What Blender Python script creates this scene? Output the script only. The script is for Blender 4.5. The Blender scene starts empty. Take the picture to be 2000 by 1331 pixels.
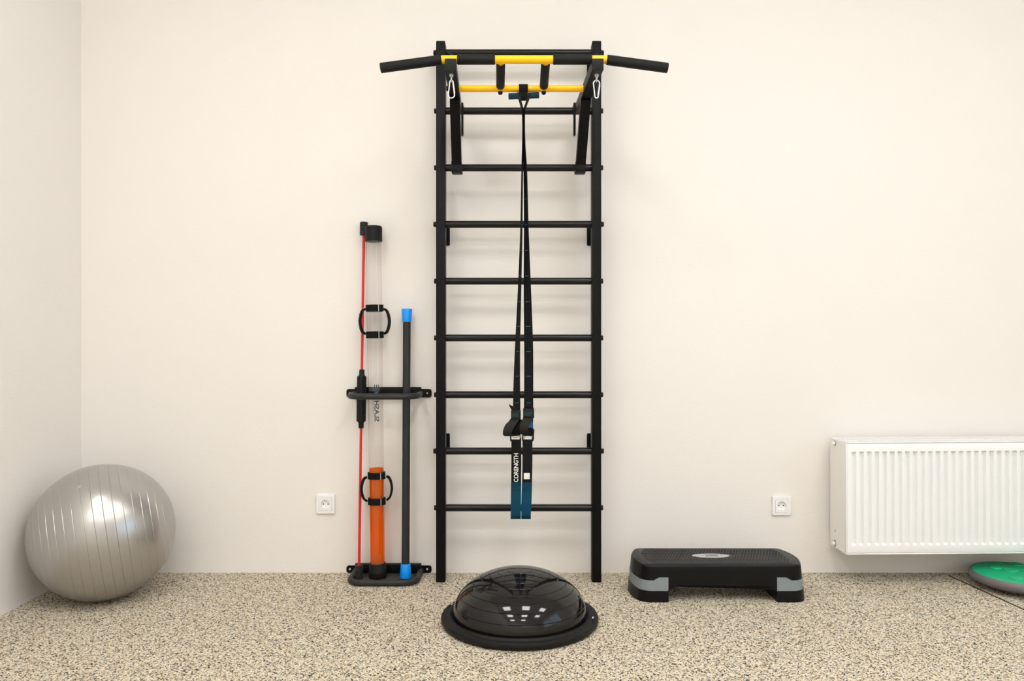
import bpy, bmesh, math, random
from mathutils import Vector, Matrix
random.seed(7)
sc = bpy.context.scene
COL = sc.collection
PI = math.pi

# ------------------------------------------------------------------ camera
F, D, H = 1530.0, 3.25, 0.964          # focal length (px of a 2000 px frame), distance to back wall, eye height
CX, CY = 1000.0, 665.5
cam_d = bpy.data.cameras.new('camera')
cam_d.sensor_width = 36.0
cam_d.lens = F / 2000.0 * 36.0
cam = bpy.data.objects.new('camera', cam_d)
COL.objects.link(cam)
cam.location = (0, -D, H)
cam.rotation_euler = (PI / 2, 0, 0)
sc.camera = cam

def P(px, py, Y):
    """world point seen at pixel (px, py) standing at depth Y (wall = 0, towards camera negative)"""
    s = F / (D + Y)
    return Vector(((px - CX) / s, Y, H + (CY - py) / s))
def FL(px, py, z=0.0):
    """world point on the horizontal plane z seen at a pixel"""
    d = F * (H - z) / (py - CY)
    return Vector(((px - CX) * d / F, d - D, z))

# ------------------------------------------------------------------ light & exposure
PANEL_L = 17.0
SKY_L = 2.6
sc.view_settings.view_transform = 'Standard'
sc.view_settings.look = 'None'
sc.view_settings.gamma = 1.0
sc.view_settings.use_curve_mapping = False
sc.view_settings.exposure = 0.04
wd = bpy.data.worlds.new('sky'); sc.world = wd
wd.use_nodes = True
bg = wd.node_tree.nodes['Background']
bg.inputs[0].default_value = (0.62, 0.80, 1.0, 1)
bg.inputs[1].default_value = SKY_L
sc.cycles.max_bounces = 12
sc.cycles.diffuse_bounces = 6
sc.cycles.transparent_max_bounces = 24
sc.cycles.sample_clamp_indirect = 6.0

# ------------------------------------------------------------------ materials
def srgb(r, g, b):
    f = lambda c: (c / 255 / 12.92) if c / 255 <= 0.04045 else ((c / 255 + 0.055) / 1.055) ** 2.4
    return (f(r), f(g), f(b), 1.0)

def mat(name, col, rough=0.5, metal=0.0, bump=0.0, bscale=200.0, spec=0.5, coat=0.0, var=0.0):
    m = bpy.data.materials.new(name); m.use_nodes = True
    nt = m.node_tree; b = nt.nodes['Principled BSDF']
    b.inputs['Base Color'].default_value = col
    b.inputs['Roughness'].default_value = rough
    b.inputs['Metallic'].default_value = metal
    b.inputs['Specular IOR Level'].default_value = spec
    b.inputs['Coat Weight'].default_value = coat
    b.inputs['Coat Roughness'].default_value = 0.05
    if bump or var:
        tc = nt.nodes.new('ShaderNodeTexCoord')
        n = nt.nodes.new('ShaderNodeTexNoise')
        n.inputs['Scale'].default_value = bscale; n.inputs['Detail'].default_value = 3
        nt.links.new(tc.outputs['Object'], n.inputs['Vector'])
        if bump:
            bp = nt.nodes.new('ShaderNodeBump')
            bp.inputs['Strength'].default_value = bump; bp.inputs['Distance'].default_value = 0.001
            nt.links.new(n.outputs['Fac'], bp.inputs['Height'])
            nt.links.new(bp.outputs['Normal'], b.inputs['Normal'])
        if var:
            mx = nt.nodes.new('ShaderNodeMix'); mx.data_type = 'RGBA'
            mx.inputs[6].default_value = tuple(c * (1 - var) for c in col[:3]) + (1,)
            mx.inputs[7].default_value = tuple(min(1, c * (1 + var)) for c in col[:3]) + (1,)
            nt.links.new(n.outputs['Fac'], mx.inputs[0])
            nt.links.new(mx.outputs[2], b.inputs['Base Color'])
    return m

def wall_mat(name, col):
    m = bpy.data.materials.new(name); m.use_nodes = True
    nt = m.node_tree; b = nt.nodes['Principled BSDF']; L = nt.links
    tc = nt.nodes.new('ShaderNodeTexCoord')
    n1 = nt.nodes.new('ShaderNodeTexNoise'); n1.inputs['Scale'].default_value = 2.2; n1.inputs['Detail'].default_value = 6
    n2 = nt.nodes.new('ShaderNodeTexNoise'); n2.inputs['Scale'].default_value = 60; n2.inputs['Detail'].default_value = 5
    mp = nt.nodes.new('ShaderNodeMapping'); mp.inputs['Scale'].default_value = (1, 1, 4)
    L.new(tc.outputs['Object'], n1.inputs['Vector'])
    L.new(tc.outputs['Object'], mp.inputs['Vector']); L.new(mp.outputs[0], n2.inputs['Vector'])
    r = nt.nodes.new('ShaderNodeMapRange'); r.inputs[1].default_value = 0.3; r.inputs[2].default_value = 0.7
    L.new(n1.outputs['Fac'], r.inputs[0])
    mx = nt.nodes.new('ShaderNodeMix'); mx.data_type = 'RGBA'
    mx.inputs[6].default_value = tuple(c * 0.985 for c in col[:3]) + (1,)
    mx.inputs[7].default_value = col
    L.new(r.outputs[0], mx.inputs[0]); L.new(mx.outputs[2], b.inputs['Base Color'])
    bp = nt.nodes.new('ShaderNodeBump'); bp.inputs['Strength'].default_value = 0.12; bp.inputs['Distance'].default_value = 0.004
    L.new(n2.outputs['Fac'], bp.inputs['Height']); L.new(bp.outputs['Normal'], b.inputs['Normal'])
    b.inputs['Roughness'].default_value = 0.7
    b.inputs['Specular IOR Level'].default_value = 0.25
    return m

def floor_mat():
    m = bpy.data.materials.new('rubber_granulate'); m.use_nodes = True
    nt = m.node_tree; b = nt.nodes['Principled BSDF']; L = nt.links
    tc = nt.nodes.new('ShaderNodeTexCoord')
    nz = nt.nodes.new('ShaderNodeTexNoise'); nz.inputs['Scale'].default_value = 330; nz.inputs['Detail'].default_value = 2
    sub = nt.nodes.new('ShaderNodeVectorMath'); sub.operation = 'MULTIPLY_ADD'
    sub.inputs[1].default_value = (0.0036,) * 3
    L.new(tc.outputs['Object'], nz.inputs['Vector'])
    L.new(nz.outputs['Color'], sub.inputs[0]); L.new(tc.outputs['Object'], sub.inputs[2])
    vo = nt.nodes.new('ShaderNodeTexVoronoi'); vo.inputs['Scale'].default_value = 290
    L.new(sub.outputs[0], vo.inputs['Vector'])
    sp = nt.nodes.new('ShaderNodeSeparateColor'); L.new(vo.outputs['Color'], sp.inputs[0])
    cr = nt.nodes.new('ShaderNodeValToRGB'); cr.color_ramp.interpolation = 'CONSTANT'
    e = cr.color_ramp.elements
    stops_ = [(0.0, (26, 25, 26)), (0.13, (66, 61, 58)), (0.19, (120, 113, 104)), (0.27, (164, 143, 116)),
             (0.34, (198, 178, 146)), (0.46, (214, 202, 176)), (0.62, (226, 216, 194)), (0.8, (216, 208, 190)), (0.93, (232, 226, 210))]
    stops = [(p_, tuple(c * k for c, k in zip(c_, (.965, .965, .97)))) for p_, c_ in stops_]
    e[0].position = 0; e[0].color = srgb(*stops[0][1]); e[1].position = stops[1][0]; e[1].color = srgb(*stops[1][1])
    for p_, c_ in stops[2:]:
        k = e.new(p_); k.color = srgb(*c_)
    L.new(sp.outputs[0], cr.inputs[0])
    L.new(cr.outputs[0], b.inputs['Base Color'])
    bp = nt.nodes.new('ShaderNodeBump'); bp.inputs['Strength'].default_value = 0.35; bp.inputs['Distance'].default_value = 0.0015
    L.new(sp.outputs[1], bp.inputs['Height']); L.new(bp.outputs['Normal'], b.inputs['Normal'])
    b.inputs['Roughness'].default_value = 0.8
    b.inputs['Specular IOR Level'].default_value = 0.25
    return m

def emit_mat(name, col, s):
    m = bpy.data.materials.new(name); m.use_nodes = True
    b = m.node_tree.nodes['Principled BSDF']
    b.inputs['Base Color'].default_value = (0.8, 0.8, 0.8, 1)
    b.inputs['Emission Color'].default_value = col
    b.inputs['Emission Strength'].default_value = s
    return m

def clear_mat(name, tint, refl=1.0, ior=1.45, absorb=None, rough=0.03):
    """thin clear plastic / liquid: straight-through transmission plus fresnel gloss (no caustics needed)"""
    m = bpy.data.materials.new(name); m.use_nodes = True
    nt = m.node_tree; L = nt.links
    nt.nodes.remove(nt.nodes['Principled BSDF'])
    out = nt.nodes['Material Output']
    tr = nt.nodes.new('ShaderNodeBsdfTransparent'); tr.inputs[0].default_value = tint
    gl = nt.nodes.new('ShaderNodeBsdfGlossy'); gl.inputs[0].default_value = (1, 1, 1, 1); gl.inputs[1].default_value = rough
    lw = nt.nodes.new('ShaderNodeLayerWeight'); lw.inputs[0].default_value = 0.5
    pw = nt.nodes.new('ShaderNodeMath'); pw.operation = 'POWER'; pw.inputs[1].default_value = 4.0
    ad = nt.nodes.new('ShaderNodeMath'); ad.operation = 'MULTIPLY_ADD'; ad.inputs[1].default_value = 0.55; ad.inputs[2].default_value = 0.04
    cr = nt.nodes.new('ShaderNodeMix'); cr.data_type = 'RGBA'
    cr.inputs[6].default_value = tint; cr.inputs[7].default_value = tuple(c * k for c, k in zip(tint[:3], (.72, .62, .60))) + (1,)
    L.new(pw.outputs[0], cr.inputs[0]); L.new(cr.outputs[2], tr.inputs[0])
    L.new(lw.outputs['Facing'], pw.inputs[0]); L.new(pw.outputs[0], ad.inputs[0])
    mu = nt.nodes.new('ShaderNodeMath'); mu.operation = 'MULTIPLY'; mu.inputs[1].default_value = refl
    mu.use_clamp = True
    mx = nt.nodes.new('ShaderNodeMixShader')
    L.new(ad.outputs[0], mu.inputs[0]); L.new(mu.outputs[0], mx.inputs[0])
    L.new(tr.outputs[0], mx.inputs[1]); L.new(gl.outputs[0], mx.inputs[2])
    L.new(mx.outputs[0], out.inputs['Surface'])
    if absorb:
        va = nt.nodes.new('ShaderNodeVolumeAbsorption')
        va.inputs[0].default_value = absorb[0]; va.inputs[1].default_value = absorb[1]
        L.new(va.outputs[0], out.inputs['Volume'])
    return m

def glow_liquid(name):
    m = bpy.data.materials.new(name); m.use_nodes = True
    nt = m.node_tree; L = nt.links
    nt.nodes.remove(nt.nodes['Principled BSDF'])
    out = nt.nodes['Material Output']
    tr = nt.nodes.new('ShaderNodeBsdfTransparent'); tr.inputs[0].default_value = (1.0, 0.40, 0.02, 1)
    df = nt.nodes.new('ShaderNodeBsdfDiffuse'); df.inputs[0].default_value = (1.0, 0.24, 0.002, 1)
    tl = nt.nodes.new('ShaderNodeBsdfTranslucent'); tl.inputs[0].default_value = (1.0, 0.24, 0.002, 1)
    m1 = nt.nodes.new('ShaderNodeMixShader'); m1.inputs[0].default_value = 0.5
    m2 = nt.nodes.new('ShaderNodeMixShader'); m2.inputs[0].default_value = 0.6
    L.new(df.outputs[0], m1.inputs[1]); L.new(tl.outputs[0], m1.inputs[2])
    L.new(tr.outputs[0], m2.inputs[1]); L.new(m1.outputs[0], m2.inputs[2])
    L.new(m2.outputs[0], out.inputs['Surface'])
    return m

WALLC = (0.82, 0.788, 0.748, 1)
M = dict(
    wall=wall_mat('cream_wall_paint', WALLC),
    ceil=wall_mat('white_ceiling_paint', (0.90, 0.89, 0.87, 1)),
    floor=floor_mat(),
    seam=mat('dark_floor_joint', srgb(58, 44, 30), 0.9, bump=0.5),
    frame=mat('black_powder_coat', (0.0036, 0.0035, 0.0034, 1), 0.45, bump=0.12, bscale=900, spec=0.16),
    rung=mat('black_satin_tube', (0.0035, 0.0035, 0.0036, 1), 0.32, spec=0.32, bump=0.03, bscale=500),
    foam=mat('black_foam_grip', (0.009, 0.009, 0.009, 1), 0.62, bump=0.35, bscale=1500, spec=0.22),
    rubber=mat('black_rubber', (0.006, 0.006, 0.006, 1), 0.55, bump=0.3, bscale=300, spec=0.25, var=0.3),
    grey_foam=mat('charcoal_tube_coat', (0.022, 0.0225, 0.024, 1), 0.5, bump=0.15, bscale=900, spec=0.3),
    yellow=mat('yellow_powder_coat', srgb(255, 194, 0), 0.38, bump=0.05, bscale=800),
    zinc=mat('zinc_steel', (0.75, 0.75, 0.76, 1), 0.28, metal=1.0, bump=0.05),
    zinc2=mat('galvanised_screw', (0.72, 0.70, 0.66, 1), 0.45, metal=0.6, bump=0.05),
    brass=mat('yellow_screw', srgb(214, 170, 110), 0.4, metal=0.5, bump=0.05),
    web=mat('black_webbing', (0.008, 0.008, 0.008, 1), 0.85, bump=0.6, bscale=1400, spec=0.15),
    web2=mat('charcoal_webbing', (0.018, 0.017, 0.016, 1), 0.8, bump=0.5, bscale=1400, spec=0.2),
    teal=mat('teal_webbing', srgb(6, 64, 88), 0.8, bump=0.6, bscale=1400, spec=0.2),
    tealdk=mat('dark_teal_foam', srgb(16, 52, 70), 0.6, bump=0.3, bscale=1200, spec=0.3),
    tealthread=mat('teal_thread', srgb(44, 104, 118), 0.7, bump=0.2),
    thread=mat('dark_thread', srgb(5, 32, 44), 0.8, bump=0.2),
    bluelabel=mat('blue_label', srgb(12, 88, 138), 0.6, bump=0.1),
    white_print=mat('white_print', srgb(225, 225, 220), 0.6, bump=0.02),
    black_print=mat('black_print', srgb(22, 22, 26), 0.6, bump=0.02),
    blue_print=mat('blue_print', srgb(35, 150, 225), 0.6, bump=0.02),
    clear=clear_mat('clear_acrylic', (0.955, 0.945, 0.94, 1), 1.3),
    liquid=glow_liquid('orange_liquid'),
    surf=clear_mat('orange_liquid_surface', (0.95, 0.40, 0.07, 1), 1.0, 1.33),
    red=mat('red_fibreglass', srgb(206, 20, 28), 0.4, bump=0.03),
    blue=mat('blue_rubber', srgb(12, 150, 250), 0.45, bump=0.1, bscale=400, spec=0.4),
    plastic_w=mat('white_plastic', (0.86, 0.86, 0.86, 1), 0.35, bump=0.02),
    hole=mat('dark_hole', (0.01, 0.009, 0.008, 1), 0.8, bump=0.02),
    ball=mat('pearl_silver_vinyl', (0.45, 0.442, 0.425, 1), 0.30, metal=0.8, bump=0.04, bscale=700),
    valve=mat('grey_plug', (0.42, 0.41, 0.38, 1), 0.5, bump=0.05),
    dome=mat('black_glossy_pvc', (0.006, 0.0058, 0.0056, 1), 0.07, spec=0.42, coat=0.0, bump=0.02, bscale=30),
    platform=mat('black_moulded_plastic', (0.0035, 0.0037, 0.004, 1), 0.36, spec=0.2, bump=0.1, bscale=900),
    tread=mat('black_textured_plastic', (0.024, 0.0235, 0.023, 1), 0.45, spec=0.3, bump=0.2, bscale=900),
    band=mat('grey_rubber_band', srgb(128, 136, 140), 0.6, bump=0.1, bscale=700),
    silver=mat('silver_plaque', srgb(176, 178, 178), 0.45, bump=0.03),
    rad=mat('white_radiator_enamel', (0.86, 0.87, 0.875, 1), 0.35, bump=0.02),
    radside=mat('white_radiator_casing', (0.86, 0.84, 0.81, 1), 0.45, bump=0.02),
    green=mat('green_rubber', srgb(16, 172, 118), 0.5, bump=0.08, bscale=500, spec=0.4),
    greyp=mat('grey_moulded_plastic', srgb(104, 100, 102), 0.4, bump=0.1, bscale=600),
    panel=emit_mat('lit_panel', (1.0, 0.98, 0.95, 1), PANEL_L),
    alu=mat('white_light_frame', (0.8, 0.8, 0.8, 1), 0.4, bump=0.02),
    pane=clear_mat('window_pane', (0.96, 0.97, 0.97, 1), 1.0),
    tray=mat('chequered_tray', (0.05, 0.045, 0.04, 1), 0.6, bump=0.5, bscale=160, spec=0.3, var=0.4),
)

# ------------------------------------------------------------------ geometry helpers (all in world coordinates)
def NB(): return bmesh.new()

def box(bm, lo, hi, bev=0.0, seg=2):
    lo, hi = Vector(lo), Vector(hi)
    c = (lo + hi) / 2; s = hi - lo
    r = bmesh.ops.create_cube(bm, size=1.0, matrix=Matrix.Translation(c) @ Matrix.Diagonal((s.x, s.y, s.z, 1)))
    if bev:
        es = list({e for v in r['verts'] for e in v.link_edges})
        bmesh.ops.bevel(bm, geom=es, offset=bev, segments=seg, profile=0.5, affect='EDGES')
    return bm

def loft(bm, rings, cap0=True, cap1=True, closed=True, loop=False):
    vs = [[bm.verts.new(p) for p in r] for r in rings]
    n = len(vs[0])
    pairs = list(zip(vs, vs[1:])) + ([(vs[-1], vs[0])] if loop else [])
    for a, b in pairs:
        for i in range(n if closed else n - 1):
            j = (i + 1) % n
            bm.faces.new((a[i], a[j], b[j], b[i]))
    if not loop:
        if cap0: bm.faces.new(list(reversed(vs[0])))
        if cap1: bm.faces.new(vs[-1])
    return bm

def sweep(bm, pts, rad, seg=20, closed=False, squash=None):
    pts = [Vector(p) for p in pts]; n = len(pts)
    rads = rad if isinstance(rad, (list, tuple)) else [rad] * n
    tang = []
    for i in range(n):
        if closed: t = pts[(i + 1) % n] - pts[i - 1]
        else: t = pts[min(i + 1, n - 1)] - pts[max(i - 1, 0)]
        tang.append(t.normalized())
    up = Vector((0, 0, 1)) if abs(tang[0].z) < 0.9 else Vector((0, -1, 0))
    nrm = (up - tang[0] * up.dot(tang[0])).normalized()
    rings = []
    for i in range(n):
        nrm = (nrm - tang[i] * nrm.dot(tang[i])).normalized()
        bi = tang[i].cross(nrm)
        r = rads[i]
        rings.append([pts[i] + (nrm * math.cos(2 * PI * k / seg) + bi * math.sin(2 * PI * k / seg)) * r for k in range(seg)])
    return loft(bm, rings, loop=closed)

def cyl(bm, a, b, r, seg=24, r2=None, bev=0.0):
    a, b = Vector(a), Vector(b)
    r2 = r if r2 is None else r2
    if bev:
        d = (b - a).normalized()
        return lathe(bm, [(r - bev, 0), (r, bev), (r2, (b - a).length - bev), (r2 - bev, (b - a).length)], a, d, seg)
    return lathe(bm, [(r, 0), (r2, (b - a).length)], a, (b - a).normalized(), seg)

def lathe(bm, prof, org, axis=(0, 0, 1), seg=32, caps=True, sy=1.0):
    """prof: (radius, height along axis)"""
    org = Vector(org); ax = Vector(axis).normalized()
    u = Vector((1, 0, 0)) if abs(ax.x) < 0.9 else Vector((0, 1, 0))
    u = (u - ax * u.dot(ax)).normalized(); v = ax.cross(u)
    rings = []
    for r, h in prof:
        r = max(r, 1e-5)
        rings.append([org + ax * h + (u * math.cos(2 * PI * k / seg) + v * math.sin(2 * PI * k / seg)) * r for k in range(seg)])
    return loft(bm, rings, caps, caps)

def ribbon(bm, pts, halfs, th=0.0015):
    """flat strap: centre points, half-width vectors"""
    pts = [Vector(p) for p in pts]; rings = []
    n = len(pts)
    for i in range(n):
        h = Vector(halfs[i] if isinstance(halfs, list) else halfs)
        t = (pts[min(i + 1, n - 1)] - pts[max(i - 1, 0)]).normalized()
        nn = t.cross(h).normalized() * th / 2
        rings.append([pts[i] - h - nn, pts[i] + h - nn, pts[i] + h + nn, pts[i] - h + nn])
    return loft(bm, rings)

def smooth_path(pts, n=8):
    """Catmull-Rom through points"""
    pts = [Vector(p) for p in pts]; out = []
    for i in range(len(pts) - 1):
        p0, p1, p2, p3 = pts[max(i - 1, 0)], pts[i], pts[i + 1], pts[min(i + 2, len(pts) - 1)]
        for k in range(n):
            t = k / n
            out.append(0.5 * ((2 * p1) + (p2 - p0) * t + (2 * p0 - 5 * p1 + 4 * p2 - p3) * t * t + (3 * p1 - p0 - 3 * p2 + p3) * t ** 3))
    out.append(pts[-1]); return out

def prism_x(bm, poly, x0, x1):
    """poly in (y, z), extruded along x"""
    return loft(bm, [[Vector((x0, y, z)) for y, z in poly], [Vector((x1, y, z)) for y, z in poly]])
def prism_y(bm, poly, y0, y1):
    return loft(bm, [[Vector((x, y0, z)) for x, z in poly], [Vector((x, y1, z)) for x, z in poly]])
def prism_z(bm, poly, z0, z1):
    return loft(bm, [[Vector((x, y, z0)) for x, y in poly], [Vector((x, y, z1)) for x, y in poly]])

def stadium(cx, cz, hw, hh, r, n=6):
    out = []
    for sx, sz, a0 in ((1, 1, 0), (-1, 1, 90), (-1, -1, 180), (1, -1, 270)):
        for k in range(n + 1):
            a = math.radians(a0 + 90 * k / n)
            out.append((cx + sx * (hw - r) + r * math.cos(a), cz + sz * (hh - r) + r * math.sin(a)))
    return out

def text_bm(body, size, fn, shear=0.0, bold=0.0, depth=0.0):
    cu = bpy.data.curves.new('tmp_text', 'FONT')
    cu.body = body; cu.size = size; cu.align_x = 'CENTER'; cu.align_y = 'CENTER'; cu.shear = shear
    cu.offset = bold; cu.extrude = depth; cu.resolution_u = 4
    o = bpy.data.objects.new('tmp_text', cu); COL.objects.link(o)
    dg = bpy.context.evaluated_depsgraph_get(); dg.update()
    me = bpy.data.meshes.new_from_object(o.evaluated_get(dg))
    bm = NB(); bm.from_mesh(me)
    bpy.data.objects.remove(o); bpy.data.meshes.remove(me); bpy.data.curves.remove(cu)
    for v in bm.verts: v.co = fn(v.co.copy())
    return bm

def org(o):
    p = Vector((0, 0, 0))
    while o: p += o.location; o = o.parent
    return p

def obj(name, bm, m, parent=None, angle=38, label=None):
    if parent:
        bmesh.ops.translate(bm, verts=bm.verts, vec=-org(parent))
    bmesh.ops.recalc_face_normals(bm, faces=bm.faces)
    me = bpy.data.meshes.new(name); bm.to_mesh(me); bm.free()
    me.materials.append(m)
    me.polygons.foreach_set('use_smooth', [True] * len(me.polygons))
    me.set_sharp_from_angle(angle=math.radians(angle))
    o = bpy.data.objects.new(name, me); COL.objects.link(o)
    if parent: o.parent = parent
    if label: o['label'] = label
    return o

def thing(name, label, cat, loc, group=None):
    o = bpy.data.objects.new(name, None); COL.objects.link(o)
    o.empty_display_size = 0.05
    o.location = loc; o['label'] = label; o['category'] = cat
    if group: o['group'] = group
    return o

def struct(name, bm, m, parent=None, angle=38):
    o = obj(name, bm, m, parent, angle)
    if not parent: o['kind'] = 'structure'
    return o

# ------------------------------------------------------------------ the room
XL, XR, YB, ZC = -1.787, 3.3, -5.8, 3.15
T = 0.15
bm = NB(); box(bm, (XL - T, YB - T, -0.1), (XR + T, T, 0)); struct('floor', bm, M['floor'])
bm = NB(); box(bm, (XL - T, YB - T, ZC), (XR + T, T, ZC + 0.1)); struct('ceiling', bm, M['ceil'])
bm = NB(); box(bm, (XL - T, 0, 0), (XR + T, T, ZC)); struct('wall_back', bm, M['wall'])
bm = NB(); box(bm, (XL - T, YB, 0), (XL, 0, ZC)); struct('wall_left', bm, M['wall'])
bm = NB(); box(bm, (XL - T, YB - T, 0), (XR + T, YB, ZC)); struct('wall_front', bm, M['ceil'])
WY0, WY1, WZ0, WZ1 = -4.6, -1.5, 0.75, 2.45
bm = NB()
box(bm, (XR, YB, 0), (XR + T, WY0, ZC)); box(bm, (XR, WY1, 0), (XR + T, 0, ZC))
box(bm, (XR, WY0, 0), (XR + T, WY1, WZ0)); box(bm, (XR, WY0, WZ1), (XR + T, WY1, ZC))
struct('wall_right', bm, M['wall'])
bm = NB(); f = 0.06
xa, xb = XR + 0.05, XR + 0.11
box(bm, (xa, WY0, WZ0), (xb, WY0 + f, WZ1), .004); box(bm, (xa, WY1 - f, WZ0), (xb, WY1, WZ1), .004)
box(bm, (xa, WY0 + f, WZ0), (xb, WY1 - f, WZ0 + f), .004); box(bm, (xa, WY0 + f, WZ1 - f), (xb, WY1 - f, WZ1), .004)
ym = (WY0 + WY1) / 2
box(bm, (xa, ym - f / 2, WZ0 + f), (xb, ym + f / 2, WZ1 - f), .004)
w = struct('window_1', bm, M['plastic_w'])
for y0, y1 in ((WY0 + f, ym - f / 2), (ym + f / 2, WY1 - f)):
    bm = NB(); box(bm, (XR + 0.075, y0, WZ0 + f), (XR + 0.081, y1, WZ1 - f)); obj('pane', bm, M['pane'], w)
# joint between two sections of the floor covering
a, b2 = FL(1853, 1125), FL(2120, 1246)
bm = NB()
d = (b2 - a).normalized(); nn = Vector((-d.y, d.x, 0)) * 0.0038
prism_z(bm, [(a - nn).xy[:], (b2 - nn).xy[:], (b2 + nn).xy[:], (a + nn).xy[:]], -0.004, 0.0012)
struct('trim_1', bm, M['seam'])

# ceiling light panels
LP = [(x, y) for y in (-1.85, -3.3, -4.7) for x in (-1.0, 0.5, 2.0) if not (x > 1.9 and y < -4)]
def ceiling_light(x, y):
    t = thing('ceiling_light', 'square white lit light panel flush under the white ceiling', 'ceiling light', (x, y, ZC), 'light panels in the ceiling')
    bm = NB(); o_, i_ = 0.31, 0.285
    for lo, hi in (((-o_, -o_), (o_, -i_)), ((-o_, i_), (o_, o_)), ((-o_, -i_), (-i_, i_)), ((i_, -i_), (o_, i_))):
        box(bm, (x + lo[0], y + lo[1], ZC - 0.022), (x + hi[0], y + hi[1], ZC), 0.002)
    obj('frame', bm, M['alu'], t)
    bm = NB(); box(bm, (x - i_, y - i_, ZC - 0.014), (x + i_, y + i_, ZC - 0.004)); obj('diffuser', bm, M['panel'], t)
for x, y in LP: ceiling_light(x, y)

# ------------------------------------------------------------------ wall bars
YF, YK = -0.132, -0.074           # front / back of the stiles
YRUNG = -0.103
sF = F / (D + YF)
def zf(py): return H + (CY - py) / sF
wb = thing('wall_bars', 'tall black metal wall bars ladder screwed to the cream wall', 'wall bars', (0.0265, -0.1, 0))
stX = [((851.5 - CX) / sF, (869.5 - CX) / sF), ((1156.5 - CX) / sF, (1174.5 - CX) / sF)]
ztop = zf(79.5)
for x0, x1 in stX:
    bm = NB(); box(bm, (x0, YF, 0), (x1, YK, ztop - 0.003), 0.002)
    s = obj('stile', bm, M['frame'], wb)
    bm = NB(); box(bm, (x0 + .001, YF + .001, ztop - 0.003), (x1 - .001, YK - .001, ztop), 0.0012); obj('end_cap', bm, M['rubber'], s)
sR = F / (D + YRUNG)
rung_py = [103.5, 217, 328, 438.5, 549.5, 660.5, 771.5, 881.5, 992.5]
rung_z = [H + (CY - p) / sR for p in rung_py]
for k, z in enumerate(rung_z):
    bm = NB(); cyl(bm, (stX[0][1] - .003, YRUNG, z), (stX[1][0] + .003, YRUNG, z), 0.0143, 28)
    r = obj('rung', bm, M['rung'], wb)
    big = k in (0, 3, 7)
    for xe, sg in ((stX[0][0], -1), (stX[1][1], 1)):
        bm = NB()
        L_ = 0.013 if big else 0.010
        if big: cyl(bm, (xe - sg * .001, YRUNG, z), (xe + sg * .004, YRUNG, z), 0.0125, 24, bev=.001)
        cyl(bm, (xe - sg * .001, YRUNG, z), (xe + sg * L_, YRUNG, z), 0.0104, 24, bev=.002)
        obj('bolt', bm, M['rubber'], r)
# wall brackets behind the stiles
for zc, zh in (((zf(110), 0.05)), (zf(452), 0.042), (zf(875), 0.042)):
    for (x0, x1), sg in zip(stX, (1, -1)):
        xi = x1 if sg == 1 else x0
        bm = NB()
        xa, xb = sorted((xi - sg * 0.036, xi + sg * 0.0085))
        prism_y(bm, stadium((xa + xb) / 2, zc, (xb - xa) / 2, zh, 0.006), -0.006, -0.0005)
        xa, xb = sorted((xi - sg * 0.030, xi - sg * 0.004))
        box(bm, (xa, YK - .001, zc - 0.028), (xb, -0.004, zc + 0.028), 0.002)
        obj('wall_bracket', bm, M['frame'], wb)

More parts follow.
